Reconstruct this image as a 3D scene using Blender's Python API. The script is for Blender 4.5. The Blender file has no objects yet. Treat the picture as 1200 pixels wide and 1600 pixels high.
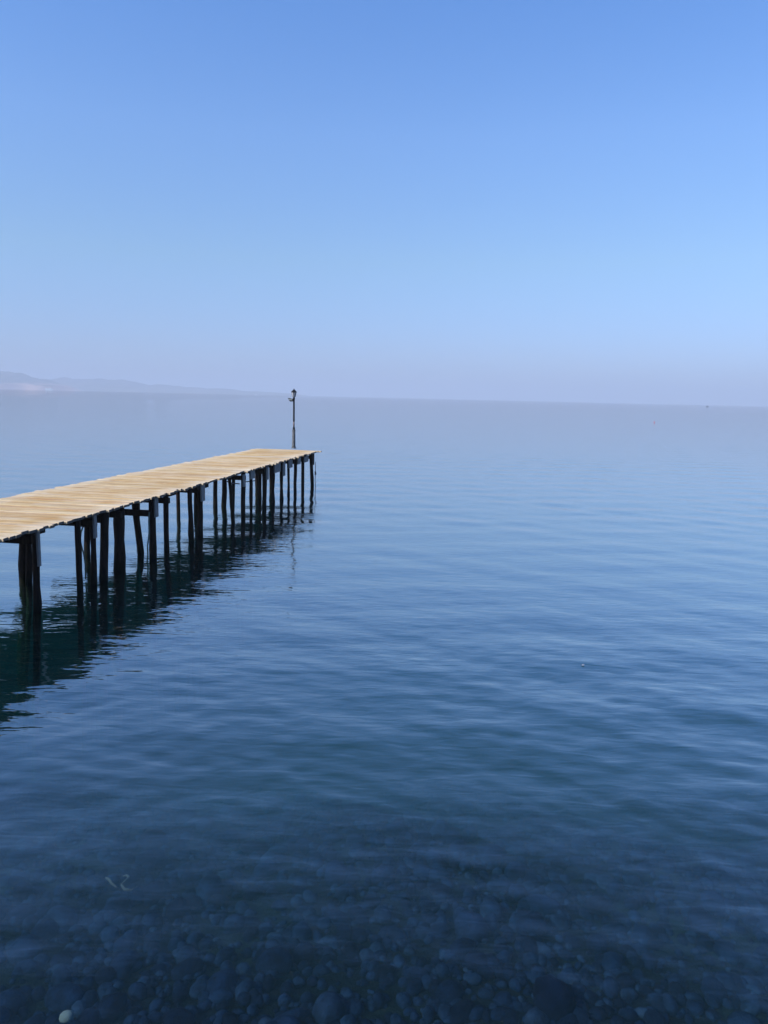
import bpy, bmesh, math, random
import numpy as np
from mathutils import Vector, Matrix

random.seed(7)
rng = np.random.default_rng(7)
scene = bpy.context.scene
COL = scene.collection

# ------------------------------------------------------------------ camera
CAM_H = 3.6
F_PX = 1155.0                      # focal length in photograph pixels (1200 x 1600)
PITCH = math.atan(179.7 / F_PX)    # looking slightly down
ROLL = 0.0232                      # the phone was held a little crooked
cp, sp = math.cos(PITCH), math.sin(PITCH)
fwd = Vector((0, cp, -sp))
up0 = Vector((0, sp, cp))
rt0 = Vector((1, 0, 0))
right = rt0 * math.cos(ROLL) + up0 * math.sin(ROLL)
up = up0 * math.cos(ROLL) - rt0 * math.sin(ROLL)
CAM = Vector((0, 0, CAM_H))
cam_data = bpy.data.cameras.new('camera')
cam_data.sensor_fit = 'VERTICAL'
cam_data.sensor_height = 36.0
cam_data.lens = F_PX / 1600 * 36.0
cam_data.clip_start = 0.05
cam_data.clip_end = 60000
cam = bpy.data.objects.new('camera', cam_data)
COL.objects.link(cam)
m = Matrix((right, up, -fwd)).transposed().to_4x4()
m.translation = CAM
cam.matrix_world = m
scene.camera = cam

# ------------------------------------------------------------------ sky, sun, exposure
SUN_EL = math.radians(38)
SUN_AZ = math.radians(-120)        # clockwise from +Y (the view): left, a little behind
world = bpy.data.worlds.new('World')
scene.world = world
world.use_nodes = True
wn, wl = world.node_tree.nodes, world.node_tree.links
bg = wn['Background']
sky = wn.new('ShaderNodeTexSky')
sky.sky_type = 'NISHITA'
sky.sun_disc = False
sky.sun_elevation = SUN_EL
sky.sun_rotation = SUN_AZ
sky.altitude = 0
sky.air_density = 1.0
sky.dust_density = 0.6
sky.ozone_density = 6.0
# the camera's colour of this sky, by height above the horizon and the same all round
geo_w = wn.new('ShaderNodeNewGeometry')
sep_w = wn.new('ShaderNodeSeparateXYZ'); wl.new(geo_w.outputs['Incoming'], sep_w.inputs[0])
el_w = wn.new('ShaderNodeMath'); el_w.operation = 'MULTIPLY'; el_w.inputs[1].default_value = -1.0
wl.new(sep_w.outputs[2], el_w.inputs[0])
tint = wn.new('ShaderNodeValToRGB')
SKY_TINT = [(0.0, (0.64, 0.73, 1.16)), (0.06, (0.82, 0.87, 1.17)), (0.17, (1.12, 1.16, 1.19)), (0.31, (1.22, 1.36, 1.53)), (0.45, (1.0, 1.35, 1.70)), (0.8, (0.95, 1.3, 1.7))]
while len(tint.color_ramp.elements) < len(SKY_TINT): tint.color_ramp.elements.new(0.5)
for e_, (p_, c_) in zip(tint.color_ramp.elements, SKY_TINT):
    e_.position = p_; e_.color = (c_[0] / 2, c_[1] / 2, c_[2] / 2, 1)
wl.new(el_w.outputs[0], tint.inputs[0])
mul_w = wn.new('ShaderNodeVectorMath'); mul_w.operation = 'MULTIPLY'
wl.new(sky.outputs[0], mul_w.inputs[0]); wl.new(tint.outputs[0], mul_w.inputs[1])
dbl_w = wn.new('ShaderNodeVectorMath'); dbl_w.operation = 'SCALE'; dbl_w.inputs['Scale'].default_value = 2.0
wl.new(mul_w.outputs[0], dbl_w.inputs[0])
wl.new(dbl_w.outputs[0], bg.inputs['Color'])
bg.inputs['Strength'].default_value = 0.14

sun_data = bpy.data.lights.new('sun', 'SUN')
sun_data.energy = 5.0
sun_data.angle = math.radians(0.53)
sun_data.color = (1.0, 0.95, 0.87)
sun = bpy.data.objects.new('sun', sun_data)
sdir = Vector((math.sin(SUN_AZ) * math.cos(SUN_EL), math.cos(SUN_AZ) * math.cos(SUN_EL), math.sin(SUN_EL)))
sun.rotation_euler = sdir.to_track_quat('Z', 'Y').to_euler()
COL.objects.link(sun)

vs = scene.view_settings
vs.view_transform = 'Standard'
vs.look = 'None'
vs.exposure = 0.0
vs.gamma = 1.0
cy = scene.cycles
cy.use_denoising = True
cy.use_adaptive_sampling = True
cy.adaptive_threshold = 0.02
cy.caustics_reflective = False
cy.caustics_refractive = False
cy.max_bounces = 8
cy.transparent_max_bounces = 12
cy.volume_bounces = 1

# ------------------------------------------------------------------ helpers
def ray(px, py):
    return (fwd * F_PX + right * (px - 600) - up * (py - 800)).normalized()
def at_z(px, py, z):
    d = ray(px, py)
    return CAM + d * ((z - CAM_H) / d.z)
def at_dist(px, py, y):
    d = ray(px, py)
    return CAM + d * (y / d.y)
def project(p):
    v = p - CAM
    w = v.dot(fwd)
    return 600 + F_PX * v.dot(right) / w, 800 - F_PX * v.dot(up) / w

def link(o, parent=None):
    COL.objects.link(o)
    if parent is not None:
        o.parent = parent
    return o
def empty(name, loc):
    o = bpy.data.objects.new(name, None)
    o.empty_display_size = 0.2
    o.location = loc
    return link(o)
def tag(o, label=None, cat=None, group=None, kind=None):
    if label: o['label'] = label
    if cat: o['category'] = cat
    if group: o['group'] = group
    if kind: o['kind'] = kind
    return o
def mesh_from_bm(name, bm, mat, smooth=False):
    me = bpy.data.meshes.new(name)
    bmesh.ops.recalc_face_normals(bm, faces=bm.faces)
    bm.to_mesh(me); bm.free()
    if mat: me.materials.append(mat)
    if smooth:
        for p in me.polygons: p.use_smooth = True
    return me
def obj(name, bm, mat, parent=None, smooth=False, offset=None):
    """bm is in world coordinates; the object sits at its parent's origin."""
    if parent is not None:
        bmesh.ops.translate(bm, verts=bm.verts, vec=-parent.matrix_basis.translation if parent.parent is None
                            else -(parent.matrix_basis.translation + parent.parent.matrix_basis.translation))
    o = bpy.data.objects.new(name, mesh_from_bm(name, bm, mat, smooth))
    return link(o, parent)
def bm_box(bm, c, ax, ay, az):
    """box with centre c and half-extent vectors"""
    vs_ = []
    for i in (-1, 1):
        for j in (-1, 1):
            for k in (-1, 1):
                vs_.append(bm.verts.new(c + ax * i + ay * j + az * k))
    for f in ((0, 1, 3, 2), (4, 6, 7, 5), (0, 4, 5, 1), (2, 3, 7, 6), (0, 2, 6, 4), (1, 5, 7, 3)):
        bm.faces.new([vs_[i] for i in f])
    return vs_
def bm_bar(bm, a, b, w, h, upv=Vector((0, 0, 1))):
    d = (b - a)
    s = d.cross(upv).normalized()
    u = s.cross(d).normalized()
    return bm_box(bm, (a + b) / 2, d / 2, s * w / 2, u * h / 2)
def bm_tube(bm, pts, radii, n=8, cap=True, wob=0.0, rnd=random):
    rings = []
    for i, p in enumerate(pts):
        d = (pts[min(i + 1, len(pts) - 1)] - pts[max(i - 1, 0)]).normalized()
        a = d.cross(Vector((0.31, 0.95, 0.1))).normalized()
        b = d.cross(a).normalized()
        r = radii[i] if isinstance(radii, (list, tuple)) else radii
        rings.append([bm.verts.new(p + (a * math.cos(t) + b * math.sin(t)) * r * (1 + rnd.uniform(-wob, wob)))
                      for t in [2 * math.pi * k / n for k in range(n)]])
    for r0, r1 in zip(rings, rings[1:]):
        for k in range(n):
            bm.faces.new((r0[k], r0[(k + 1) % n], r1[(k + 1) % n], r1[k]))
    if cap:
        bm.faces.new(rings[0][::-1]); bm.faces.new(rings[-1])
def bm_lathe(bm, c, prof, n=12, rot=0.0):
    rings = []
    for r, z in prof:
        rings.append([bm.verts.new(c + Vector((r * math.cos(rot + 2 * math.pi * k / n), r * math.sin(rot + 2 * math.pi * k / n), z))) for k in range(n)])
    for r0, r1 in zip(rings, rings[1:]):
        for k in range(n):
            bm.faces.new((r0[k], r0[(k + 1) % n], r1[(k + 1) % n], r1[k]))
    bm.faces.new(rings[0][::-1]); bm.faces.new(rings[-1])

# ------------------------------------------------------------------ materials
def new_mat(name):
    mt = bpy.data.materials.new(name)
    mt.use_nodes = True
    nt = mt.node_tree
    return mt, nt.nodes, nt.links, nt.nodes['Principled BSDF']
def ramp(n, stops, interp='LINEAR'):
    r = n.new('ShaderNodeValToRGB')
    r.color_ramp.interpolation = interp
    e = r.color_ramp.elements
    while len(e) < len(stops): e.new(0.5)
    for k, (p, c) in enumerate(stops):
        e[k].position = p; e[k].color = (*c, 1)
    return r
def noise(n, l, scale, detail=4, rough=0.55, vec=None, dist=0.0):
    t = n.new('ShaderNodeTexNoise')
    t.inputs['Scale'].default_value = scale
    t.inputs['Detail'].default_value = detail
    t.inputs['Roughness'].default_value = rough
    t.inputs['Distortion'].default_value = dist
    if vec is not None: l.new(vec, t.inputs['Vector'])
    return t
def mapped(n, l, src, scale=(1, 1, 1), rot=(0, 0, 0)):
    mp = n.new('ShaderNodeMapping')
    mp.inputs['Scale'].default_value = scale
    mp.inputs['Rotation'].default_value = rot
    l.new(src, mp.inputs['Vector'])
    return mp.outputs[0]
def bump(n, l, h, strength, dist, bsdf):
    b = n.new('ShaderNodeBump')
    b.inputs['Strength'].default_value = strength
    b.inputs['Distance'].default_value = dist
    l.new(h, b.inputs['Height'])
    l.new(b.outputs[0], bsdf.inputs['Normal'])
def mix(n, l, fac, a, b, mode='MIX'):
    x = n.new('ShaderNodeMix'); x.data_type = 'RGBA'; x.blend_type = mode
    for s, v in ((x.inputs[0], fac), (x.inputs[6], a), (x.inputs[7], b)):
        if hasattr(v, 'is_output'): l.new(v, s)
        elif isinstance(v, (int, float)): s.default_value = v
        else: s.default_value = (*v, 1)
    return x.outputs[2]

def plain(name, col, rough=0.6, metal=0.0):
    mt, n, l, b = new_mat(name)
    geo = n.new('ShaderNodeNewGeometry')
    t = noise(n, l, 9.0, 5, 0.6, geo.outputs['Position'])
    r = ramp(n, [(0.3, [c * 0.75 for c in col]), (0.7, [min(1, c * 1.15) for c in col])])
    l.new(t.outputs[0], r.inputs[0]); l.new(r.outputs[0], b.inputs['Base Color'])
    b.inputs['Roughness'].default_value = rough
    b.inputs['Metallic'].default_value = metal
    return mt

# deck planks: sun-bleached pine, each plank its own tone, grain along the plank
def deck_material():
    mt, n, l, b = new_mat('bleached_planks')
    tc = n.new('ShaderNodeTexCoord')
    oi = n.new('ShaderNodeObjectInfo')
    tone = ramp(n, [(0.0, (0.50, 0.30, 0.11)), (0.18, (0.58, 0.38, 0.16)), (0.42, (0.62, 0.43, 0.19)),
                    (0.62, (0.53, 0.34, 0.13)), (0.78, (0.67, 0.49, 0.25)), (0.90, (0.51, 0.29, 0.11)), (0.94, (0.72, 0.60, 0.40)), (0.97, (0.40, 0.33, 0.24)), (1.0, (0.36, 0.29, 0.20))])
    l.new(oi.outputs['Random'], tone.inputs[0])
    add = n.new('ShaderNodeVectorMath'); add.operation = 'ADD'
    sc = n.new('ShaderNodeVectorMath'); sc.operation = 'SCALE'
    sc.inputs[0].default_value = (37, 53, 11)
    l.new(oi.outputs['Random'], sc.inputs['Scale'])
    geo = n.new('ShaderNodeNewGeometry')
    tr = n.new('ShaderNodeVectorTransform'); tr.vector_type = 'POINT'; tr.convert_from = 'WORLD'; tr.convert_to = 'OBJECT'
    l.new(geo.outputs['Position'], tr.inputs[0])
    l.new(tr.outputs[0], add.inputs[0]); l.new(sc.outputs[0], add.inputs[1])
    # object x is along the plank (unit length), y across (unit width)
    g = noise(n, l, 1.0, 6, 0.65, mapped(n, l, add.outputs[0], (2.2, 5.5, 1.0)), 0.4)
    grain = ramp(n, [(0.32, (0.42, 0.32, 0.22)), (0.46, (0.86, 0.81, 0.74)), (0.58, (1.0, 1.0, 1.0)), (0.72, (1.3, 1.34, 1.4))])
    l.new(g.outputs[0], grain.inputs[0])
    c1 = mix(n, l, 1.0, tone.outputs[0], grain.outputs[0], 'MULTIPLY')
    # grey salt-worn blotches and reddish worn ends
    w = noise(n, l, 1.3, 5, 0.65, mapped(n, l, geo.outputs['Position'], (0.8, 2.2, 1), (0, 0, 0.155)))
    wr = ramp(n, [(0.42, (0, 0, 0)), (0.66, (1, 1, 1))])
    l.new(w.outputs[0], wr.inputs[0])
    mul = n.new('ShaderNodeMath'); mul.operation = 'MULTIPLY'; mul.inputs[1].default_value = 0.5
    l.new(wr.outputs[0], mul.inputs[0])
    c2 = mix(n, l, mul.outputs[0], c1, (0.73, 0.61, 0.43))
    st = noise(n, l, 2.2, 5, 0.75, mapped(n, l, geo.outputs['Position'], (0.7, 2.4, 1), (0, 0, 0.155)))
    sr = ramp(n, [(0.55, (0, 0, 0)), (0.70, (1, 1, 1))])
    l.new(st.outputs[0], sr.inputs[0])
    mul2 = n.new('ShaderNodeMath'); mul2.operation = 'MULTIPLY'; mul2.inputs[1].default_value = 0.85
    l.new(sr.outputs[0], mul2.inputs[0])
    c3 = mix(n, l, mul2.outputs[0], c2, (0.40, 0.20, 0.085))
    # ends worn paler
    sxo = n.new('ShaderNodeSeparateXYZ'); l.new(tr.outputs[0], sxo.inputs[0])
    ab_ = n.new('ShaderNodeMath'); ab_.operation = 'ABSOLUTE'; l.new(sxo.outputs[0], ab_.inputs[0])
    en = noise(n, l, 2.3, 4, 0.65, geo.outputs['Position'])
    ea = n.new('ShaderNodeMath'); ea.operation = 'MULTIPLY_ADD'; ea.inputs[1].default_value = 0.45
    l.new(en.outputs[0], ea.inputs[0]); l.new(ab_.outputs[0], ea.inputs[2])
    er = ramp(n, [(0.56, (0, 0, 0)), (0.80, (0.6, 0.6, 0.6))]); l.new(ea.outputs[0], er.inputs[0])
    c4 = mix(n, l, er.outputs[0], c3, (0.74, 0.64, 0.48))
    l.new(c4, b.inputs['Base Color'])
    b.inputs['Roughness'].default_value = 0.85
    bump(n, l, g.outputs[0], 0.5, 0.01, b)
    return mt
M_deck = deck_material()

def timber(name, dark, light, wet=True):
    mt, n, l, b = new_mat(name)
    geo = n.new('ShaderNodeNewGeometry')
    g = noise(n, l, 6.0, 6, 0.65, mapped(n, l, geo.outputs['Position'], (4, 4, 0.6)), 0.3)
    r = ramp(n, [(0.3, dark), (0.72, light)])
    l.new(g.outputs[0], r.inputs[0])
    out = r.outputs[0]
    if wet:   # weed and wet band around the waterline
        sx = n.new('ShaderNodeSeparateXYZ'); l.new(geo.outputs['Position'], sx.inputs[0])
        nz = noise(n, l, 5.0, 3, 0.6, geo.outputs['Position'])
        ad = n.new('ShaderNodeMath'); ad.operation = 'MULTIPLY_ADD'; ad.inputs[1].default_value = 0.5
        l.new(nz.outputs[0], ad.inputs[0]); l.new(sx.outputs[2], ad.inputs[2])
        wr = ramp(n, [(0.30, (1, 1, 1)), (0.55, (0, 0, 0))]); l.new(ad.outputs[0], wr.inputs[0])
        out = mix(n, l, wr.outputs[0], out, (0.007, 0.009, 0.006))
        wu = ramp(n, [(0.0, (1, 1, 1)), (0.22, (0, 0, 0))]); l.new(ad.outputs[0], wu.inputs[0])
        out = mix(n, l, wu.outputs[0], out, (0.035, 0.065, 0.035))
    l.new(out, b.inputs['Base Color'])
    b.inputs['Roughness'].default_value = 0.8
    b.inputs['Specular IOR Level'].default_value = 0.10
    bump(n, l, g.outputs[0], 0.6, 0.02, b)
    return mt
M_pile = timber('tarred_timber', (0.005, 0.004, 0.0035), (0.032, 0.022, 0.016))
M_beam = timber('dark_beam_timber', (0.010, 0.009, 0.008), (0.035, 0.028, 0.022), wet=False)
M_grey = timber('weathered_grey_board', (0.16, 0.15, 0.145), (0.34, 0.32, 0.30), wet=False)

# ------------------------------------------------------------------ the sea
PIER_Z = 1.38
SEA_R = 14000.0
def sea_mesh():
    th = np.concatenate([np.linspace(-38, 38, 640), np.linspace(38, 322, 142)[1:-1]]) * math.pi / 180
    rr = [0.6]
    while rr[-1] < 160: rr.append(rr[-1] * 1.0068)
    while rr[-1] < SEA_R: rr.append(min(rr[-1] * 1.09, SEA_R))
    rr = np.array(rr)
    nr, nt = len(rr), len(th)
    X = rr[:, None] * np.sin(th)[None, :]
    Y = rr[:, None] * np.cos(th)[None, :]
    dr = np.gradient(rr)[:, None]
    Z = np.zeros_like(X)
    N = 120
    lam = np.exp(np.where(np.arange(N) % 5 < 4, rng.uniform(math.log(0.10), math.log(0.42), N), rng.uniform(math.log(0.42), math.log(2.2), N)))
    # patches of livelier and calmer water
    patch = 1.0 + 0.30 * np.sin(X * 0.21 + 1.3 * np.sin(Y * 0.09)) * np.sin(Y * 0.17 + 0.8) + 0.2 * np.sin(X * 0.05 + Y * 0.31)
    near = rr < 400
    for i in range(N):
        a = math.radians(-102 + rng.normal(0, 26)) if i % 4 else math.radians(rng.uniform(-180, 0))
        k = 2 * math.pi / lam[i]
        slope = 0.0041 * (1.4 if lam[i] > 0.38 else 0.95) * rng.uniform(0.5, 1.5)
        fade = np.clip((lam[i] / (dr[near]) - 2.5) / 4.0, 0, 1)
        ph = rng.uniform(0, 6.28)
        kx, ky = k * math.cos(a), k * math.sin(a)
        Z[near] += fade * slope / k * np.sin(kx * X[near] + ky * Y[near] + ph)
    Z *= patch * (0.5 + 0.5 * np.clip((np.hypot(X, Y) - 3.5) / 5.5, 0, 1))     # stiller in the shallows
    co = np.stack([X, Y, Z], -1).reshape(-1, 3)
    co = np.vstack([co, [[0, 0, 0]]])
    ctr = len(co) - 1
    i = np.arange(nr - 1)[:, None]; j = np.arange(nt)[None, :]; j2 = (j + 1) % nt
    quads = np.stack([i * nt + j, (i + 1) * nt + j, (i + 1) * nt + j2, i * nt + j2], -1).reshape(-1, 4)[:, ::-1]
    jj = np.arange(nt)
    tris = np.stack([np.full(nt, ctr), (jj + 1) % nt, jj], -1)
    me = bpy.data.meshes.new('sea')
    me.vertices.add(len(co)); me.vertices.foreach_set('co', co.ravel())
    nl = quads.size + tris.size
    me.loops.add(nl); me.loops.foreach_set('vertex_index', np.concatenate([quads.ravel(), tris.ravel()]))
    npoly = len(quads) + len(tris)
    ls = np.concatenate([np.arange(len(quads)) * 4, quads.size + np.arange(len(tris)) * 3])
    me.polygons.add(npoly); me.polygons.foreach_set('loop_start', ls)
    me.polygons.foreach_set('use_smooth', np.ones(npoly, dtype=bool))
    me.update(calc_edges=True); me.validate()
    return me
def sea_material():
    mt, n, l, b = new_mat('sea_water')
    n.remove(b)
    out = n['Material Output']
    geo = n.new('ShaderNodeNewGeometry')
    # finest ripples, below the mesh's resolution
    t1 = noise(n, l, 1.0, 2, 0.5, mapped(n, l, geo.outputs['Position'], (2.6, 8.0, 1), (0, 0, 0.14)), 0.4)
    t2 = noise(n, l, 1.0, 3, 0.5, mapped(n, l, geo.outputs['Position'], (0.25, 0.7, 1), (0, 0, -0.15)), 0.6)
    ad = n.new('ShaderNodeMath'); ad.operation = 'MULTIPLY_ADD'; ad.inputs[1].default_value = 1.6
    l.new(t2.outputs[0], ad.inputs[0]); l.new(t1.outputs[0], ad.inputs[2])
    bp = n.new('ShaderNodeBump'); bp.inputs['Strength'].default_value = 1.0; bp.inputs['Distance'].default_value = 0.0068
    sy = n.new('ShaderNodeSeparateXYZ'); l.new(geo.outputs['Position'], sy.inputs[0])
    calm = n.new('ShaderNodeMapRange'); calm.inputs[1].default_value = 3.5; calm.inputs[2].default_value = 9.5; calm.inputs[3].default_value = 0.4; calm.inputs[4].default_value = 1.0
    l.new(sy.outputs[1], calm.inputs[0])
    hm = n.new('ShaderNodeMath'); hm.operation = 'MULTIPLY'
    l.new(ad.outputs[0], hm.inputs[0]); l.new(calm.outputs[0], hm.inputs[1])
    l.new(hm.outputs[0], bp.inputs['Height'])
    # reflectance of rippled water by the angle of view, the same from above and from below
    lw = n.new('ShaderNodeLayerWeight'); lw.inputs['Blend'].default_value = 0.5
    l.new(bp.outputs[0], lw.inputs['Normal'])
    fr = ramp(n, [(0.0, (0.010,) * 3), (0.25, (0.013,) * 3), (0.37, (0.042,) * 3), (0.50, (0.20,) * 3), (0.62, (0.44,) * 3), (0.76, (0.72,) * 3), (0.92, (0.95,) * 3), (1.0, (1.0,) * 3)])
    l.new(lw.outputs['Facing'], fr.inputs[0])
    gl = n.new('ShaderNodeBsdfGlossy'); gl.inputs['Roughness'].default_value = 0.01
    l.new(bp.outputs[0], gl.inputs['Normal'])
    tr = n.new('ShaderNodeBsdfTransparent')
    mx = n.new('ShaderNodeMixShader')
    l.new(fr.outputs[0], mx.inputs[0]); l.new(tr.outputs[0], mx.inputs[1]); l.new(gl.outputs[0], mx.inputs[2])
    l.new(mx.outputs[0], out.inputs['Surface'])
    ab = n.new('ShaderNodeVolumeAbsorption'); ab.inputs['Color'].default_value = (0.0, 0.60, 0.62, 1); ab.inputs['Density'].default_value = 0.40
    vs_ = n.new('ShaderNodeVolumeScatter'); vs_.inputs['Color'].default_value = (0.42, 0.90, 0.88, 1); vs_.inputs['Density'].default_value = 0.039
    vs_.inputs['Anisotropy'].default_value = 0.0
    av = n.new('ShaderNodeAddShader'); l.new(ab.outputs[0], av.inputs[0]); l.new(vs_.outputs[0], av.inputs[1])
    l.new(av.outputs[0], out.inputs['Volume'])
    mt.cycles.homogeneous_volume = True
    return mt
sea = bpy.data.objects.new('sea', sea_mesh())
sea.data.materials.append(sea_material())
link(sea); tag(sea, 'calm blue sea with small ripples reaching to the hazy horizon', kind='structure')

# ------------------------------------------------------------------ the seabed
def bed_z(x, y):
    base = -float(np.interp(y, [-60, 0, 3, 4.6, 6, 7, 8.5, 11, 16, 30, 60], [-0.4, 0.05, 0.28, 0.46, 0.72, 1.0, 1.55, 2.6, 4.0, 6.0, 7.5]))
    amp = min(1.0, max(0.15, y / 10))
    return base + amp * (0.14 * math.sin(x * 0.9 + 0.6 * y) * math.sin(y * 0.7 - 0.4 * x) + 0.07 * math.sin(2.3 * x + 1.1 * y))
def seabed():
    xs = sorted(set([-15000, -4000, -1000, -300, -100, -50] + list(np.linspace(-30, 30, 121)) + [50, 100, 300, 1000, 4000, 15000]))
    ys = sorted(set([-15000, -3000, -300, -60, -20] + list(np.linspace(-8, 45, 107)) + [50, 60, 80, 120, 300, 1000, 4000, 15000]))
    co = [(x, y, bed_z(x, y)) for y in ys for x in xs]
    nx = len(xs)
    fs = [(j * nx + i, j * nx + i + 1, (j + 1) * nx + i + 1, (j + 1) * nx + i) for j in range(len(ys) - 1) for i in range(nx - 1)]
    me = bpy.data.meshes.new('seabed'); me.from_pydata(co, [], fs)
    for p in me.polygons: p.use_smooth = True
    mt, n, l, b = new_mat('seabed_sand_and_weed')
    geo = n.new('ShaderNodeNewGeometry')
    t = noise(n, l, 0.55, 6, 0.62, geo.outputs['Position'], 0.6)
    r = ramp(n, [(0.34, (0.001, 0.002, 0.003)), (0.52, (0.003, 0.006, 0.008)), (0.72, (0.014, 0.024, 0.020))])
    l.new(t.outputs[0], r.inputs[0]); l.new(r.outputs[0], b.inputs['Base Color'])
    b.inputs['Roughness'].default_value = 0.9
    b.inputs['Specular IOR Level'].default_value = 0.03
    t2 = noise(n, l, 14, 4, 0.6, geo.outputs['Position'])
    bump(n, l, t2.outputs[0], 0.8, 0.05, b)
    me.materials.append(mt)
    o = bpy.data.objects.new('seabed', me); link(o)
    return tag(o, kind='structure')
bed = seabed()

def stone_material():
    mt, n, l, b = new_mat('seabed_stones')
    geo = n.new('ShaderNodeNewGeometry'); oi = n.new('ShaderNodeObjectInfo')
    ad = n.new('ShaderNodeMath'); ad.operation = 'ADD'
    l.new(geo.outputs['Random Per Island'], ad.inputs[0]); l.new(oi.outputs['Random'], ad.inputs[1])
    fr = n.new('ShaderNodeMath'); fr.operation = 'FRACT'; l.new(ad.outputs[0], fr.inputs[0])
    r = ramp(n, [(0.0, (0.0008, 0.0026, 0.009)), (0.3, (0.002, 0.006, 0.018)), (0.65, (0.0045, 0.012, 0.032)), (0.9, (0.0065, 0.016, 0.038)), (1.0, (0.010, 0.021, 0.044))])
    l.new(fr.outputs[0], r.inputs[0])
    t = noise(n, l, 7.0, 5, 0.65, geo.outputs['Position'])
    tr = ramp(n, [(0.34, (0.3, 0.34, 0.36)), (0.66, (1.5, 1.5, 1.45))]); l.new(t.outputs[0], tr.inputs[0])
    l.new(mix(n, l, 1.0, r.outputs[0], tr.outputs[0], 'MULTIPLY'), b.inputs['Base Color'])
    b.inputs['Roughness'].default_value = 0.85
    b.inputs['Specular IOR Level'].default_value = 0.03   # under water: hardly any gloss
    bump(n, l, t.outputs[0], 1.0, 0.03, b)
    return mt
M_stone = stone_material()
def stone_shape(rnd):
    bm = bmesh.new()
    bmesh.ops.create_icosphere(bm, subdivisions=2, radius=1.0)
    d = [Vector((rnd.gauss(0, 1), rnd.gauss(0, 1), rnd.gauss(0, 1))).normalized() for _ in range(7)]
    for v in bm.verts:
        p = v.co.copy()
        k = 1.0
        for q in d:
            k -= 0.16 * max(0.0, p.dot(q) - 0.45)
        v.co = p * k * rnd.uniform(0.94, 1.05)
    return bm
stone_meshes = []
for k in range(8):
    stone_meshes.append(mesh_from_bm('stone', stone_shape(random), M_stone, True))
spots = []
rs = random.Random(11)
for k in range(17000):
    y = rs.uniform(2.4, 11.0)
    x = rs.uniform(-0.72 * (y + 2.2), 0.72 * (y + 2.2))
    if rs.random() > 1.5 - y / 9: continue
    s = 0.040 * math.exp(rs.gauss(-0.08, 0.42)) * (0.75 + y * 0.05)
    if rs.random() < 0.012: s *= 2.0
    s = min(s, 0.22)
    spots.append((x, y, s))
spots.sort(key=lambda q: -q[2] / math.hypot(q[0], q[1], 4.4) if abs(q[0]) < 0.5 * (q[1] + 1.5) and q[1] > 3 else 1)
def stone_xf(q):
    x, y, s = q
    rot = Matrix.Rotation(rs.uniform(0, 6.28), 4, 'Z') @ Matrix.Rotation(rs.uniform(-0.25, 0.25), 4, 'X')
    sc = Matrix.Diagonal((s * rs.uniform(0.9, 1.5), s * rs.uniform(0.8, 1.1), s * rs.uniform(0.6, 0.95), 1))
    return Matrix.Translation((x, y, bed_z(x, y) + s * rs.uniform(0.15, 0.5))) @ rot @ sc
for q in spots[:300]:
    o = bpy.data.objects.new('stone', rs.choice(stone_meshes))
    o.matrix_basis = stone_xf(q)
    link(o, bed)
vv, ff, base = [], [], 0
cache = []
for me in stone_meshes:
    a = np.array([v.co[:] for v in me.vertices]); f = np.array([p.vertices[:] for p in me.polygons]); cache.append((a, f))
for q in spots[300:]:
    a, f = rs.choice(cache)
    mm = np.array(stone_xf(q))
    vv.append(a @ mm[:3, :3].T + mm[:3, 3]); ff.append(f + base); base += len(a)
me = bpy.data.meshes.new('pebbles')
vv = np.vstack(vv); ff = np.vstack(ff)
me.from_pydata(vv.tolist(), [], ff.tolist())
for p in me.polygons: p.use_smooth = True
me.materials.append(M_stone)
o = bpy.data.objects.new('pebbles', me); link(o, bed); tag(o, kind='stuff')

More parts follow.
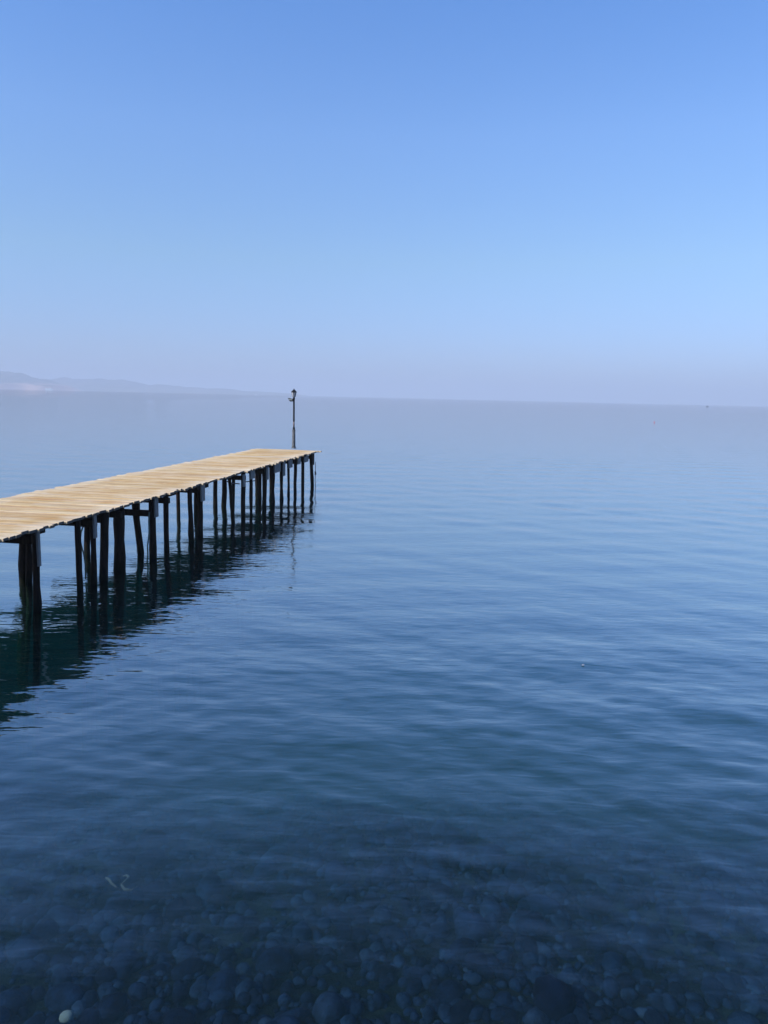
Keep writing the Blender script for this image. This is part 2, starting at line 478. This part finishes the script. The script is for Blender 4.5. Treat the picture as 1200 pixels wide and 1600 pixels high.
# ------------------------------------------------------------------ the hazy coast on the left
def ridge(name, prof, dist, depth, cliffs, seed, cliff_col, hs_):
    """prof: (photo column, metres above water); built as terrain 'depth' metres deep"""
    r2 = np.random.default_rng(seed)
    xs = np.linspace(prof[0][0], prof[-1][0], 220)
    pts = []
    ph = r2.uniform(0, 6.28, 12)
    rows = 26
    for j in range(rows):
        v = j / (rows - 1)
        for i, px in enumerate(xs):
            h = hs_ * np.interp(px, [p[0] for p in prof], [p[1] for p in prof])
            y = dist + depth * v
            x = (px - 600) / F_PX * dist * (1 + 0.25 * v)
            shape = min(1, v / 0.55) ** 0.75 if v < 0.55 else max(0, 1 - ((v - 0.55) / 0.45) ** 2)
            rough = 1.0 + sum(0.5 ** (k / 2) * 0.14 * math.sin(x * 0.0062 * 1.7 ** k + ph[k] + 2.3 * v * (k + 1)) for k in range(7))
            z = h * shape * rough
            if j == 1: z = max(z, cliffs * min(1, h / 40))
            if j == 0 or j == rows - 1: z = -9.0
            pts.append((x, y + 37 * math.sin(i * 0.21 + ph[0]) * (1 if j < 3 else 0), z))
    nx = len(xs)
    fs = [(j * nx + i, j * nx + i + 1, (j + 1) * nx + i + 1, (j + 1) * nx + i) for j in range(rows - 1) for i in range(nx - 1)]
    me = bpy.data.meshes.new(name); me.from_pydata(pts, [], fs)
    mt, n, l, b = new_mat(name + '_dry_scrub')
    geo = n.new('ShaderNodeNewGeometry')
    t = noise(n, l, 0.010, 6, 0.6, geo.outputs['Position'])
    r = ramp(n, [(0.38, (0.025, 0.034, 0.025)), (0.55, (0.08, 0.075, 0.06)), (0.68, (0.18, 0.14, 0.12))])
    l.new(t.outputs[0], r.inputs[0])
    sx = n.new('ShaderNodeSeparateXYZ'); l.new(geo.outputs['Position'], sx.inputs[0])
    t2 = noise(n, l, 0.006, 4, 0.6, geo.outputs['Position'])
    ma = n.new('ShaderNodeMath'); ma.operation = 'MULTIPLY_ADD'; ma.inputs[1].default_value = 68.0
    l.new(t2.outputs[0], ma.inputs[0]); l.new(sx.outputs[2], ma.inputs[2])
    mr = n.new('ShaderNodeMapRange'); mr.inputs[1].default_value = 64; mr.inputs[2].default_value = 52
    l.new(ma.outputs[0], mr.inputs[0])
    l.new(mix(n, l, mr.outputs[0], r.outputs[0], cliff_col), b.inputs['Base Color'])
    b.inputs['Roughness'].default_value = 0.95
    me.materials.append(mt)
    o = bpy.data.objects.new(name, me); link(o)
    return tag(o, kind='structure')
ridge('headland', [(-420, 120), (-250, 135), (-90, 132), (0, 122), (25, 128), (50, 108), (75, 86), (95, 58), (105, 34), (112, 10), (118, 0)], 3200, 950, 21, 3, (0.40, 0.25, 0.21), 0.615)
ridge('hills', [(-300, 120), (0, 122), (60, 118), (110, 108), (150, 86), (205, 93), (250, 78), (290, 58), (340, 46), (380, 32), (420, 22), (455, 11), (480, 0)], 4000, 1300, 8, 5, (0.12, 0.115, 0.09), 0.667)

# ------------------------------------------------------------------ the pier
R_edge = [(0, 842), (118, 810), (247, 774.5), (381, 737.8), (479, 709.8), (499, 704)]
L_edge = [(0, 779), (54, 768), (115, 756), (195, 740.5), (303, 719.7), (413, 698.8)]
R0, R1 = at_z(*R_edge[0], PIER_Z), at_z(*R_edge[-1], PIER_Z)
L0, L1 = at_z(*L_edge[0], PIER_Z), at_z(*L_edge[-1], PIER_Z)
pdir = ((R1 - R0).normalized() + (L1 - L0).normalized()).normalized()
def fit_line(pts):
    """least squares line (point, direction) of world points"""
    P = np.array([at_z(*p, PIER_Z)[:] for p in pts])
    c = P.mean(0); u, s, v = np.linalg.svd(P - c); d = v[0] * np.sign(v[0][1])
    return Vector(c), Vector(d)
Rc, Rd = fit_line(R_edge)
Lc, Ld = fit_line(L_edge)
def redge(s):  # s = metres along the pier measured by y of the right edge
    return Rc + Rd * ((s - Rc.y) / Rd.y)
def ledge(p):  # the point on the left edge straight across from right-edge point p
    n2 = Vector((-pdir.y, pdir.x, 0))
    # solve p + n2*a = Lc + Ld*b
    A = np.array([[n2.x, -Ld.x], [n2.y, -Ld.y]]); bb = np.array([Lc.x - p.x, Lc.y - p.y])
    a, b = np.linalg.solve(A, bb)
    return p + n2 * a
print('PIER', R0, R1, L0, L1, Rd, Ld, (ledge(redge(12)) - redge(12)).length, (ledge(redge(28)) - redge(28)).length)
Y_END = R1.y
Y_START = -3.0
pier = empty('wooden_pier', Vector((redge(12).x, redge(12).y, 0)))
tag(pier, 'weathered plank pier on dark crooked timber piles running out into the sea', 'pier')
PO = pier.location.copy()

M_endgrain = timber('shaded_weathered_end_grain', (0.07, 0.065, 0.06), (0.17, 0.155, 0.14), wet=False)  # weathered grey plank ends, with their shade put into the colour
def plank_mesh(rnd):
    """unit plank: x along (-.5...5), y across, z thickness 1; worn, slightly wavy edges"""
    bm = bmesh.new()
    n = 7
    rows = []
    for i in range(n):
        x = -0.5 + i / (n - 1)
        e0, e1 = rnd.uniform(-0.02, 0.02), rnd.uniform(-0.02, 0.02)
        zz = rnd.uniform(-0.08, 0.08)
        dx0, dx1 = (rnd.uniform(-0.006, 0.006), rnd.uniform(-0.006, 0.006)) if i in (0, n - 1) else (0, 0)
        rows.append([bm.verts.new((x + dx0, -0.5 + e0, -1 + zz)), bm.verts.new((x + dx0, -0.5 + e0, -0.15 + zz)), bm.verts.new((x + dx0, -0.46 + e0, zz)),
                     bm.verts.new((x + dx1, 0.46 + e1, zz)), bm.verts.new((x + dx1, 0.5 + e1, -0.15 + zz)), bm.verts.new((x + dx1, 0.5 + e1, -1 + zz))])
    for a, b in zip(rows, rows[1:]):
        for k in range(6):
            bm.faces.new((a[k], a[(k + 1) % 6], b[(k + 1) % 6], b[k]))
    bm.faces.new(rows[0][::-1]); bm.faces.new(rows[-1])
    bmesh.ops.recalc_face_normals(bm, faces=bm.faces)
    for f in bm.faces:
        f.material_index = 1 if abs(f.normal.x) > 0.7 else (2 if f.normal.z < -0.5 else 0)
    me = mesh_from_bm('plank', bm, M_deck)
    me.materials.append(M_endgrain); me.materials.append(M_beam)
    return me
plank_meshes = [plank_mesh(random) for _ in range(8)]
y = Y_END - 0.02
first = True
rp = random.Random(5)
while y > Y_START:
    w = rp.choice((0.14, 0.16, 0.16, 0.19, 0.22))
    c_r = redge(y - w / 2)
    c_l = ledge(c_r)
    across = (c_l - c_r)
    e0, e1 = rp.gauss(0.0, 0.028), rp.gauss(0.0, 0.028)
    if first: e0, e1 = 0.09, 0.03
    a = across.normalized()
    p0, p1 = c_r - a * e0, c_l + a * e1
    if p1.y > L1.y + 0.35 and not first: pass
    L = (p1 - p0).length
    mid = (p0 + p1) / 2
    o = bpy.data.objects.new('plank', rp.choice(plank_meshes))
    ang = math.atan2(a.y, a.x) + rp.gauss(0, 0.004) + (math.pi if rp.random() < 0.5 else 0)
    o.matrix_basis = Matrix.Translation(mid - PO + Vector((0, 0, rp.gauss(0, 0.004)))) @ Matrix.Rotation(ang, 4, 'Z') @ Matrix.Rotation(rp.gauss(0, 0.0025), 4, 'Y') @ Matrix.Rotation(rp.gauss(0, 0.010), 4, 'X') @ Matrix.Diagonal((L, w - 0.006, 0.045, 1))
    link(o, pier)
    y -= w + rp.uniform(0.0, 0.006)
    first = False

UNDER = PIER_Z - 0.055
def row_point(y, frac, z):
    r = redge(y); p = r + (ledge(r) - r) * frac
    return Vector((p.x, p.y, z))
def solve_y(px, frac, z):
    lo, hi = -1.0, 40.0
    f = lambda yy: project(row_point(yy, frac, z))[0]
    for _ in range(50):
        mid = (lo + hi) / 2
        if f(mid) < px: lo = mid
        else: hi = mid
    return (lo + hi) / 2
# (photo column at the deck, at the water, width in photo px, row: 0 = near side, 1 = far side)
piles = [(37, 36, 12, .55), (44, 43, 7, .50), (55, 56, 9.5, .05), (120.5, 124.5, 8.5, .06), (135, 136, 8, .62), (144, 145, 8, .07),
         (163.5, 163, 11.5, .05), (186.5, 186, 14.5, .10), (209.5, 221, 9, .22), (216, 215, 5.5, .8), (238, 239, 10, .05),
         (259, 263, 8, .06), (277, 278, 5.5, .75), (296, 298.5, 7, .06), (305.5, 306, 6, .6), (312, 313, 8, .06), (317, 311, 6, .1),
         (336.5, 337, 6.5, .6), (350.5, 350, 7, .55), (358, 363, 5.5, .08), (365, 362, 5, .25), (380, 380, 7, .06), (391.5, 392, 5, .08),
         (402, 402, 5, .7), (407, 406, 5, .35), (412.5, 412.5, 6.5, .06), (422.5, 423, 4.5, .6), (427, 428, 5, .07),
         (440.5, 441, 5.2, .06), (450.5, 450.5, 4, .08), (461.5, 461.5, 5.2, .06), (473, 473, 5, .06), (485.5, 487.5, 5.2, .06),
         (-60, -58, 12, .06), (-75, -74, 12, .5)]
for (xt, xb, wpx, fr) in piles:
    yt, yb = solve_y(xt, fr, UNDER), solve_y(xb, fr, 0.0)
    pt, pb = row_point(yt, fr, UNDER - 0.012), row_point(yb, fr, 0.0)
    rad = wpx / F_PX * (pt - CAM).length / 2
    zb = bed_z(pb.x, pb.y) - 0.25
    pz = pb + (pb - pt) * ((0 - zb) / (pt.z - 0.0))
    nseg = 16
    pts, rad_l = [], []
    bend = Vector((rp.gauss(0, 0.014), rp.gauss(0, 0.014), 0))
    for k in range(nseg):
        t = k / (nseg - 1)
        p = pt.lerp(pz, t) + bend * math.sin(t * 6) + Vector((rp.gauss(0, 0.006), rp.gauss(0, 0.006), 0)) * (1 if k else 0)
        grown = 1.0 if -0.3 < p.z < 0.35 else 0.0
        pts.append(p); rad_l.append(rad * (1.04 - 0.1 * t + rp.gauss(0, 0.035)) * (1 + grown * rp.uniform(-0.05, 0.28)))
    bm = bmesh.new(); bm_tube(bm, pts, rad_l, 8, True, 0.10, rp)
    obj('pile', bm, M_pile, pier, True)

# three lines of stringers under the planks, in lengths that butt end to end
for fr in (0.16, 0.5, 0.86):
    yy = Y_START + 0.3
    while yy < Y_END - 0.5:
        y2 = min(yy + rp.uniform(3.2, 4.4), Y_END - 0.3)
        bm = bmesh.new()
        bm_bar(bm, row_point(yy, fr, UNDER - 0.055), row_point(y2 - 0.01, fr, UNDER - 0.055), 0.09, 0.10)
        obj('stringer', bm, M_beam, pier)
        yy = y2
# cross beams at the trestles
for px in (-62, 55, 144, 163, 189, 238, 262, 314, 380, 412, 441, 462, 474, 487):
    yy = solve_y(px, 0.06, UNDER)
    zc = UNDER - (0.175 if px != 238 else 0.36)
    a, b = row_point(yy + 0.02, 0.035 + rp.uniform(0, 0.03), zc), row_point(yy + 0.02, 0.97, zc)
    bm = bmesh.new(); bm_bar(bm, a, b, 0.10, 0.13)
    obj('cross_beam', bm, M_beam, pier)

def side_board(name, x0, y0, x1, y1, mat, inset=0.0, th=0.035):
    """a board on the pier's near side given by its corners in the photograph"""
    fr = inset
    def hit(px, py):
        d = ray(px, py)
        q = row_point(10, fr, 0); q2 = row_point(20, fr, 0)
        e = (q2 - q); nrm = Vector((e.y, -e.x, 0)).normalized()
        return CAM + d * ((q - CAM).dot(nrm) / d.dot(nrm)), nrm, e.normalized()
    a, nrm, e = hit(x0, y0); b, _, _ = hit(x1, y1)
    z1 = min(a.z, UNDER - 0.003); z0 = b.z
    la = (b - a).dot(e)
    c = a + e * la / 2; c.z = (z0 + z1) / 2
    bm = bmesh.new()
    bm_box(bm, c - nrm * th / 2, e * la / 2, nrm * th / 2, Vector((0, 0, (z1 - z0) / 2)))
    return obj(name, bm, mat, pier)
for r in ((58.5, 828, 65, 884), (147, 805, 152.3, 840), (242.5, 778, 248, 807), (315, 758, 320.6, 782), (380.5, 742, 383.5, 760),
          (429.5, 725, 438.5, 736.5), (417, 730, 420, 749), (443, 722, 446, 743), (452, 719, 457.3, 730), (465.5, 716, 470, 724.5),
          (476, 714, 482, 721), (392, 736, 398.5, 747)):
    side_board('cleat_board', *r, M_grey, 0.012)
side_board('end_board', 488.5, 709, 491.2, 726, M_beam, 0.0)
side_board('beam_end', 54, 828, 71, 832, M_beam, 0.03, 0.1)
side_board('beam_end', 308, 757, 326, 761, M_beam, 0.03, 0.1)
side_board('beam_end', 264, 769, 275, 773, M_beam, 0.05, 0.1)
# thin iron rods and hoses tied under the deck
def rope(name, pix, rad, frac, mat):
    pts = []
    for (px, py) in pix:
        d = ray(px, py); q = row_point(10, frac, 0); e = row_point(20, frac, 0) - q; nrm = Vector((e.y, -e.x, 0)).normalized()
        pts.append(CAM + d * ((q - CAM).dot(nrm) / d.dot(nrm)))
    bm = bmesh.new(); bm_tube(bm, pts, rad, 6)
    return obj(name, bm, mat, pier, True)
M_rope = plain('old_rope', (0.05, 0.05, 0.055), 0.9)
M_hose = plain('faded_green_hose', (0.05, 0.10, 0.09), 0.6)
rope('rope', [(492.7, 722), (493, 735), (492.4, 750), (493, 762), (492.6, 778)], 0.013, 0.0, M_rope)
rope('knot', [(492.6, 737), (493, 739.5), (492.9, 742)], 0.035, 0.0, M_rope)
rope('rod', [(95, 816.5), (104, 819), (116, 820.5), (132, 823)], 0.012, 0.10, M_rope)
rope('hose', [(134, 812), (130, 822), (126.5, 832), (125.5, 845), (128, 856), (131, 866), (133, 880), (134, 905)], 0.014, 0.16, M_hose)
rope('rod', [(354, 752), (362, 755), (374, 756)], 0.016, 0.1, M_rope)
rope('rod', [(383, 753), (392, 752), (399, 751)], 0.016, 0.1, M_rope)
rope('hose', [(233, 800), (232.5, 815), (233, 832), (232, 842), (230.5, 852), (231, 866), (229.5, 884)], 0.017, 0.04, M_hose)

# ------------------------------------------------------------------ the lamp post at the pier head
foot = at_z(459.0, 700.6, PIER_Z + 0.004)
lamp = empty('lamp_post', foot)
tag(lamp, 'slim dark lamp post with lantern and side floodlight at the pier end', 'lamp post')
M_iron = plain('black_painted_iron', (0.010, 0.010, 0.012), 0.7, 0.0)
M_iron.node_tree.nodes['Principled BSDF'].inputs['Specular IOR Level'].default_value = 0.2
M_rust = plain('rusty_bare_iron', (0.16, 0.11, 0.085), 0.8)
def flaky():
    mt, n, l, b = new_mat('flaking_grey_paint')
    geo = n.new('ShaderNodeNewGeometry')
    t = noise(n, l, 22, 4, 0.7, geo.outputs['Position'])
    r = ramp(n, [(0.40, (0.035, 0.037, 0.04)), (0.50, (0.12, 0.12, 0.12)), (0.60, (0.16, 0.155, 0.14)), (0.66, (0.62, 0.60, 0.55))])
    l.new(t.outputs[0], r.inputs[0]); l.new(r.outputs[0], b.inputs['Base Color'])
    b.inputs['Roughness'].default_value = 0.8
    return mt
M_flaky = flaky()
PXM = F_PX / (foot - CAM).length       # photo px per metre at the lamp
H = 89.5 / PXM
def Z(py): return (700.0 - py) / PXM
bm = bmesh.new()
bm_lathe(bm, foot, [(0.105, 0), (0.105, 0.025), (0.085, 0.05), (0.080, 0.09)], 8, 0.3)
obj('base_plate', bm, M_flaky, lamp)
bm = bmesh.new()
bm_lathe(bm, foot, [(0.074, 0.09), (0.068, Z(680)), (0.066, Z(673.5)), (0.082, Z(673)), (0.082, Z(672)), (0.05, Z(671.2))], 6, 0.5)
obj('pedestal', bm, M_flaky, lamp)
bm = bmesh.new()
bm_lathe(bm, foot, [(0.048, Z(671.2)), (0.055, Z(670)), (0.04, Z(668.5)), (0.05, Z(668)), (0.028, Z(667))], 10)
obj('collar', bm, M_iron, lamp, True)
bm = bmesh.new()
bm_lathe(bm, foot, [(0.032, Z(667)), (0.031, Z(659))], 10); obj('pole_foot', bm, M_rust, lamp, True)
bm = bmesh.new()
bm_lathe(bm, foot, [(0.034, Z(659)), (0.038, Z(658.7)), (0.036, Z(640)), (0.034, Z(625.5)), (0.044, Z(625.3)), (0.044, Z(623)), (0.026, Z(622.4))], 10)
obj('pole', bm, M_iron, lamp, True)
lan = obj('lantern', (lambda b_: (bm_lathe(b_, foot, [(0.022, Z(622.4)), (0.05, Z(621.9)), (0.055, Z(621.5)), (0.03, Z(621.3))], 6, 0.26), b_)[1])(bmesh.new()), M_iron, lamp)
M_glass, n_, l_, b_ = new_mat('frosted_lantern_glass')
b_.inputs['Base Color'].default_value = (0.75, 0.76, 0.78, 1); b_.inputs['Roughness'].default_value = 0.35
b_.inputs['Transmission Weight'].default_value = 0.35; b_.inputs['IOR'].default_value = 1.2
zl0, zl1 = Z(621.3), Z(614.4)
for k in range(6):
    t0, t1 = 0.26 + k * math.pi / 3, 0.26 + (k + 1) * math.pi / 3
    c = [foot + Vector((r * math.cos(t), r * math.sin(t), z)) for r, t, z in ((0.056, t0, zl0), (0.056, t1, zl0), (0.098, t1, zl1), (0.098, t0, zl1))]
    bm = bmesh.new()
    cen = sum(c, Vector()) / 4
    inn = [p + (Vector((foot.x, foot.y, p.z)) - p).normalized() * 0.004 for p in c]
    vo = [bm.verts.new(cen + (p - cen) * 0.94) for p in c]; vi = [bm.verts.new(cen + (p - cen) * 0.94) for p in inn]
    bm.faces.new(vo); bm.faces.new(vi[::-1])
    for q in range(4): bm.faces.new((vo[q], vi[q], vi[(q + 1) % 4], vo[(q + 1) % 4]))
    obj('pane', bm, M_glass, lan)
    bm = bmesh.new(); bm_tube(bm, [c[0], c[3]], 0.009, 5); obj('glazing_bar', bm, M_iron, lan)
bm = bmesh.new()
bm_lathe(bm, foot, [(0.100, Z(614.6)), (0.122, Z(614.3)), (0.118, Z(613.8)), (0.075, Z(612.0)), (0.034, Z(610.6)), (0.016, Z(610.2)), (0.018, Z(609.8)), (0.005, Z(608.6))], 6, 0.26)
obj('roof', bm, M_iron, lan)
M_bulb = plain('white_bulb', (0.8, 0.8, 0.8), 0.3)
bm = bmesh.new(); bm_lathe(bm, foot, [(0.012, Z(621.2)), (0.03, Z(619.6)), (0.034, Z(618)), (0.02, Z(616.2)), (0.006, Z(615.9))], 10); obj('bulb', bm, M_bulb, lan, True)
# floodlight on a short bracket, pointing left
bm = bmesh.new()
bm_bar(bm, foot + Vector((-0.02, 0, Z(625.0))), foot + Vector((-0.12, -0.01, Z(625.4))), 0.05, 0.05); obj('bracket', bm, M_iron, lamp)
x0 = lambda px: (px - 459.3) / PXM
bm = bmesh.new()
sec = [(450.2, 623.2), (457.5, 624.3), (458.4, 628.2), (454.0, 628.6), (452.0, 626.6)]
v0 = [bm.verts.new(foot + Vector((x0(px), -0.075, Z(py)))) for px, py in sec]
v1 = [bm.verts.new(foot + Vector((x0(px), 0.075, Z(py)))) for px, py in sec]
bm.faces.new(v0); bm.faces.new(v1[::-1])
for q in range(5): bm.faces.new((v0[q], v1[q], v1[(q + 1) % 5], v0[(q + 1) % 5]))
fl = obj('floodlight', bm, M_iron, lamp)
bm = bmesh.new()
sec = [(450.9, 624.3), (457.0, 625.2), (457.2, 626.6), (452.6, 626.4)]
v0 = [bm.verts.new(foot + Vector((x0(px), -0.082, Z(py)))) for px, py in sec]
v1 = [bm.verts.new(foot + Vector((x0(px), -0.0755, Z(py)))) for px, py in sec]
bm.faces.new(v0); bm.faces.new(v1[::-1])
for q in range(4): bm.faces.new((v0[q], v1[q], v1[(q + 1) % 4], v0[(q + 1) % 4]))
obj('lens', bm, plain('floodlight_glass', (0.35, 0.38, 0.36), 0.2), fl)

# ------------------------------------------------------------------ boats, buoy, houses far off
def hull(bm, c, L, B, D, ang):
    R = Matrix.Rotation(ang, 4, 'Z')
    st = [(-0.5, 0.75, 0.95), (-0.25, 1.0, 0.92), (0.1, 1.0, 0.98), (0.35, 0.62, 1.1), (0.5, 0.04, 1.3)]
    rows = []
    for t, w, s in st:
        rows.append([bm.verts.new(c + R @ Vector((t * L, y * B / 2 * w, z * D * s))) for y, z in ((-1, 1), (-0.75, 0.1), (0, -0.4), (0.75, 0.1), (1, 1), (0.8, 0.85), (-0.8, 0.85))])
    for a, b in zip(rows, rows[1:]):
        for k in range(7): bm.faces.new((a[k], a[(k + 1) % 7], b[(k + 1) % 7], b[k]))
    bm.faces.new(rows[0][::-1]); bm.faces.new(rows[-1])
M_bdark = plain('dark_hull_paint', (0.02, 0.024, 0.035), 0.6)
M_bwhite = plain('white_hull_paint', (0.8, 0.8, 0.78), 0.4)
p = at_dist(1105.3, 634.6, 1150); p.z = 0
boat = empty('fishing_boat', p)
tag(boat, 'tiny dark fishing boat with a cabin near the horizon at right', 'boat')
bm = bmesh.new(); hull(bm, p, 4.4, 1.6, 0.75, 0.1); obj('hull', bm, M_bdark, boat)
bm = bmesh.new(); bm_box(bm, p + Vector((-0.5, 0, 1.25)), Vector((0.6, 0, 0)), Vector((0, 0.5, 0)), Vector((0, 0, 0.6))); cab = obj('cabin', bm, M_bdark, boat)
bm = bmesh.new(); bm_box(bm, p + Vector((-0.5, 0, 1.9)), Vector((0.75, 0, 0)), Vector((0, 0.62, 0)), Vector((0, 0, 0.05))); obj('cabin_roof', bm, M_bdark, cab)
for (px, yy, lab) in ((118.5, 2400, 'tiny white boat off the headland'), (400, 2500, 'tiny white boat below the faint far end of the hills')):
    p = at_dist(px, 611, yy); p.z = 0
    b1 = empty('motor_boat', p); tag(b1, lab, 'boat', 'white boats off the far coast')
    bm = bmesh.new(); hull(bm, p, 6.0, 2.2, 1.1, 0.3); obj('hull', bm, M_bwhite, b1)
    bm = bmesh.new(); bm_box(bm, p + Vector((-0.5, 0, 1.6)), Vector((1.1, 0.2, 0)), Vector((-0.14, 0.75, 0)), Vector((0, 0, 0.65))); obj('cabin', bm, M_bwhite, b1)
p = at_z(1022.5, 659.3, 0.1)
bm = bmesh.new()
bm_lathe(bm, Vector((p.x, p.y, 0)), [(0.03, -0.12), (0.09, -0.06), (0.11, 0.05), (0.09, 0.15), (0.04, 0.20), (0.03, 0.24), (0.012, 0.25)], 12)
M_buoy = plain('pink_buoy_plastic', (0.62, 0.16, 0.22), 0.5)
by = obj('buoy', bm, M_buoy, None, True); tag(by, 'small pink ball buoy floating far out at right', 'buoy')
for k, (px, sc) in enumerate(((72.5, 1.0), (75.5, 0.8), (78.5, 1.2), (81, 0.7))):
    p = at_dist(px, 606, 3165); p.z = 3
    hs = empty('house', p)
    tag(hs, ('leftmost', 'second from left', 'largest', 'rightmost and smallest')[k] + ' of the tiny white houses at the foot of the headland', 'house', 'white houses on the far shore')
    w, d, h = 6.5 * sc, 6 * sc, 6 * sc
    bm = bmesh.new(); bm_box(bm, p + Vector((0, 0, h / 2 - 4)), Vector((w / 2, 0, 0)), Vector((0, d / 2, 0)), Vector((0, 0, h / 2 + 4))); obj('wall', bm, M_bwhite, hs)
    bm = bmesh.new()
    q = [p + Vector((x, y, z)) for x, y, z in ((-w * .55, -d * .55, h), (w * .55, -d * .55, h), (w * .55, d * .55, h), (-w * .55, d * .55, h), (-w * .55, 0, h + 2.2 * sc), (w * .55, 0, h + 2.2 * sc))]
    q = [bm.verts.new(v) for v in q]
    for f in ((0, 1, 5, 4), (2, 3, 4, 5), (0, 4, 3), (1, 2, 5), (0, 3, 2, 1)): bm.faces.new([q[i] for i in f])
    obj('roof', bm, plain('terracotta_roof', (0.42, 0.18, 0.11), 0.9), hs)

# ------------------------------------------------------------------ small things in and on the near water
def on_bed(px, py):
    d = ray(px, py); t = 3.0
    while True:
        p = CAM + d * t
        if p.z <= bed_z(p.x, p.y) + 0.10 or t > 40: return p
        t += 0.01
p = on_bed(105, 1590)
bm = stone_shape(random.Random(3)); bmesh.ops.transform(bm, matrix=Matrix.Translation(p) @ Matrix.Diagonal((0.055, 0.045, 0.04, 1)), verts=bm.verts)
o = obj('pale_stone', bm, plain('white_marble_stone', (0.10, 0.135, 0.14), 0.9), None, True)
tag(o, 'small white stone lying on the seabed at the bottom left', 'stone')

M_strip = plain('bleached_weed', (0.045, 0.048, 0.046), 0.9)
for lab, pix in (('short pale strip of weed on the dark seabed, left of the curled one', [(165, 1376), (170, 1379), (175, 1385), (182, 1391)]),
                 ('pale curled strip of weed on the dark seabed at lower left', [(192, 1374), (198, 1372), (202, 1376), (196, 1382), (190, 1388), (195, 1395), (205, 1396), (215, 1390)])):
    pts = [on_bed(*q) + Vector((0, 0, 0.03)) for q in pix]
    bm = bmesh.new(); bm_tube(bm, pts, [0.006] + [0.012] * (len(pts) - 2) + [0.006], 6, True, 0.3, rs)
    o = obj('weed_strip', bm, M_strip, None, True)
    tag(o, lab, 'weed', 'pale weed strips on the seabed')
# a feather adrift
p = at_z(911, 1040, 0.012)
bm = bmesh.new()
bm_tube(bm, [p + Vector((-0.028, -0.014, 0)), p + Vector((0, 0.004, 0.003)), p + Vector((0.022, 0.026, 0.004))], [0.001, 0.002, 0.001], 5)
fe = obj('feather', bm, plain('feather_quill', (0.2, 0.2, 0.2), 0.8))
for sgn in (-1, 1):
    bm = bmesh.new()
    q = [p + Vector(v) * 0.7 for v in ((-0.015, -0.01, 0.004), (0.03, 0.035, 0.012), (0.012 + 0.014 * sgn, 0.022 - 0.014 * sgn, 0.014), (-0.008 + 0.016 * sgn, 0.0 - 0.016 * sgn, 0.008))]
    lo = [bm.verts.new(v) for v in q]; hi = [bm.verts.new(v + Vector((0, 0, 0.002))) for v in q]
    bm.faces.new(lo[::-1]); bm.faces.new(hi)
    for k in range(4): bm.faces.new((lo[k], lo[(k + 1) % 4], hi[(k + 1) % 4], hi[k]))
    obj('vane', bm, plain('white_feather', (0.24, 0.26, 0.28), 0.8), fe)
tag(fe, 'small white feather floating on the open water right of centre', 'feather')

# ------------------------------------------------------------------ haze over the sea
bm = bmesh.new()
bm_box(bm, Vector((0, 0, (-10.5 + 140) / 2)), Vector((16000, 0, 0)), Vector((0, 16000, 0)), Vector((0, 0, (140 + 10.5) / 2)))
mt = bpy.data.materials.new('sea_haze'); mt.use_nodes = True
n, l = mt.node_tree.nodes, mt.node_tree.links
n.remove(n['Principled BSDF'])
pv = n.new('ShaderNodeVolumePrincipled')
pv.inputs['Color'].default_value = (0.645, 0.71, 0.82, 1)
pv.inputs['Density'].default_value = 0.00042
pv.inputs['Anisotropy'].default_value = 0.0
pv.inputs['Density Attribute'].default_value = ''
mt.cycles.homogeneous_volume = True
l.new(pv.outputs[0], n['Material Output'].inputs['Volume'])
hz = obj('haze', bm, mt)
tag(hz, kind='stuff')
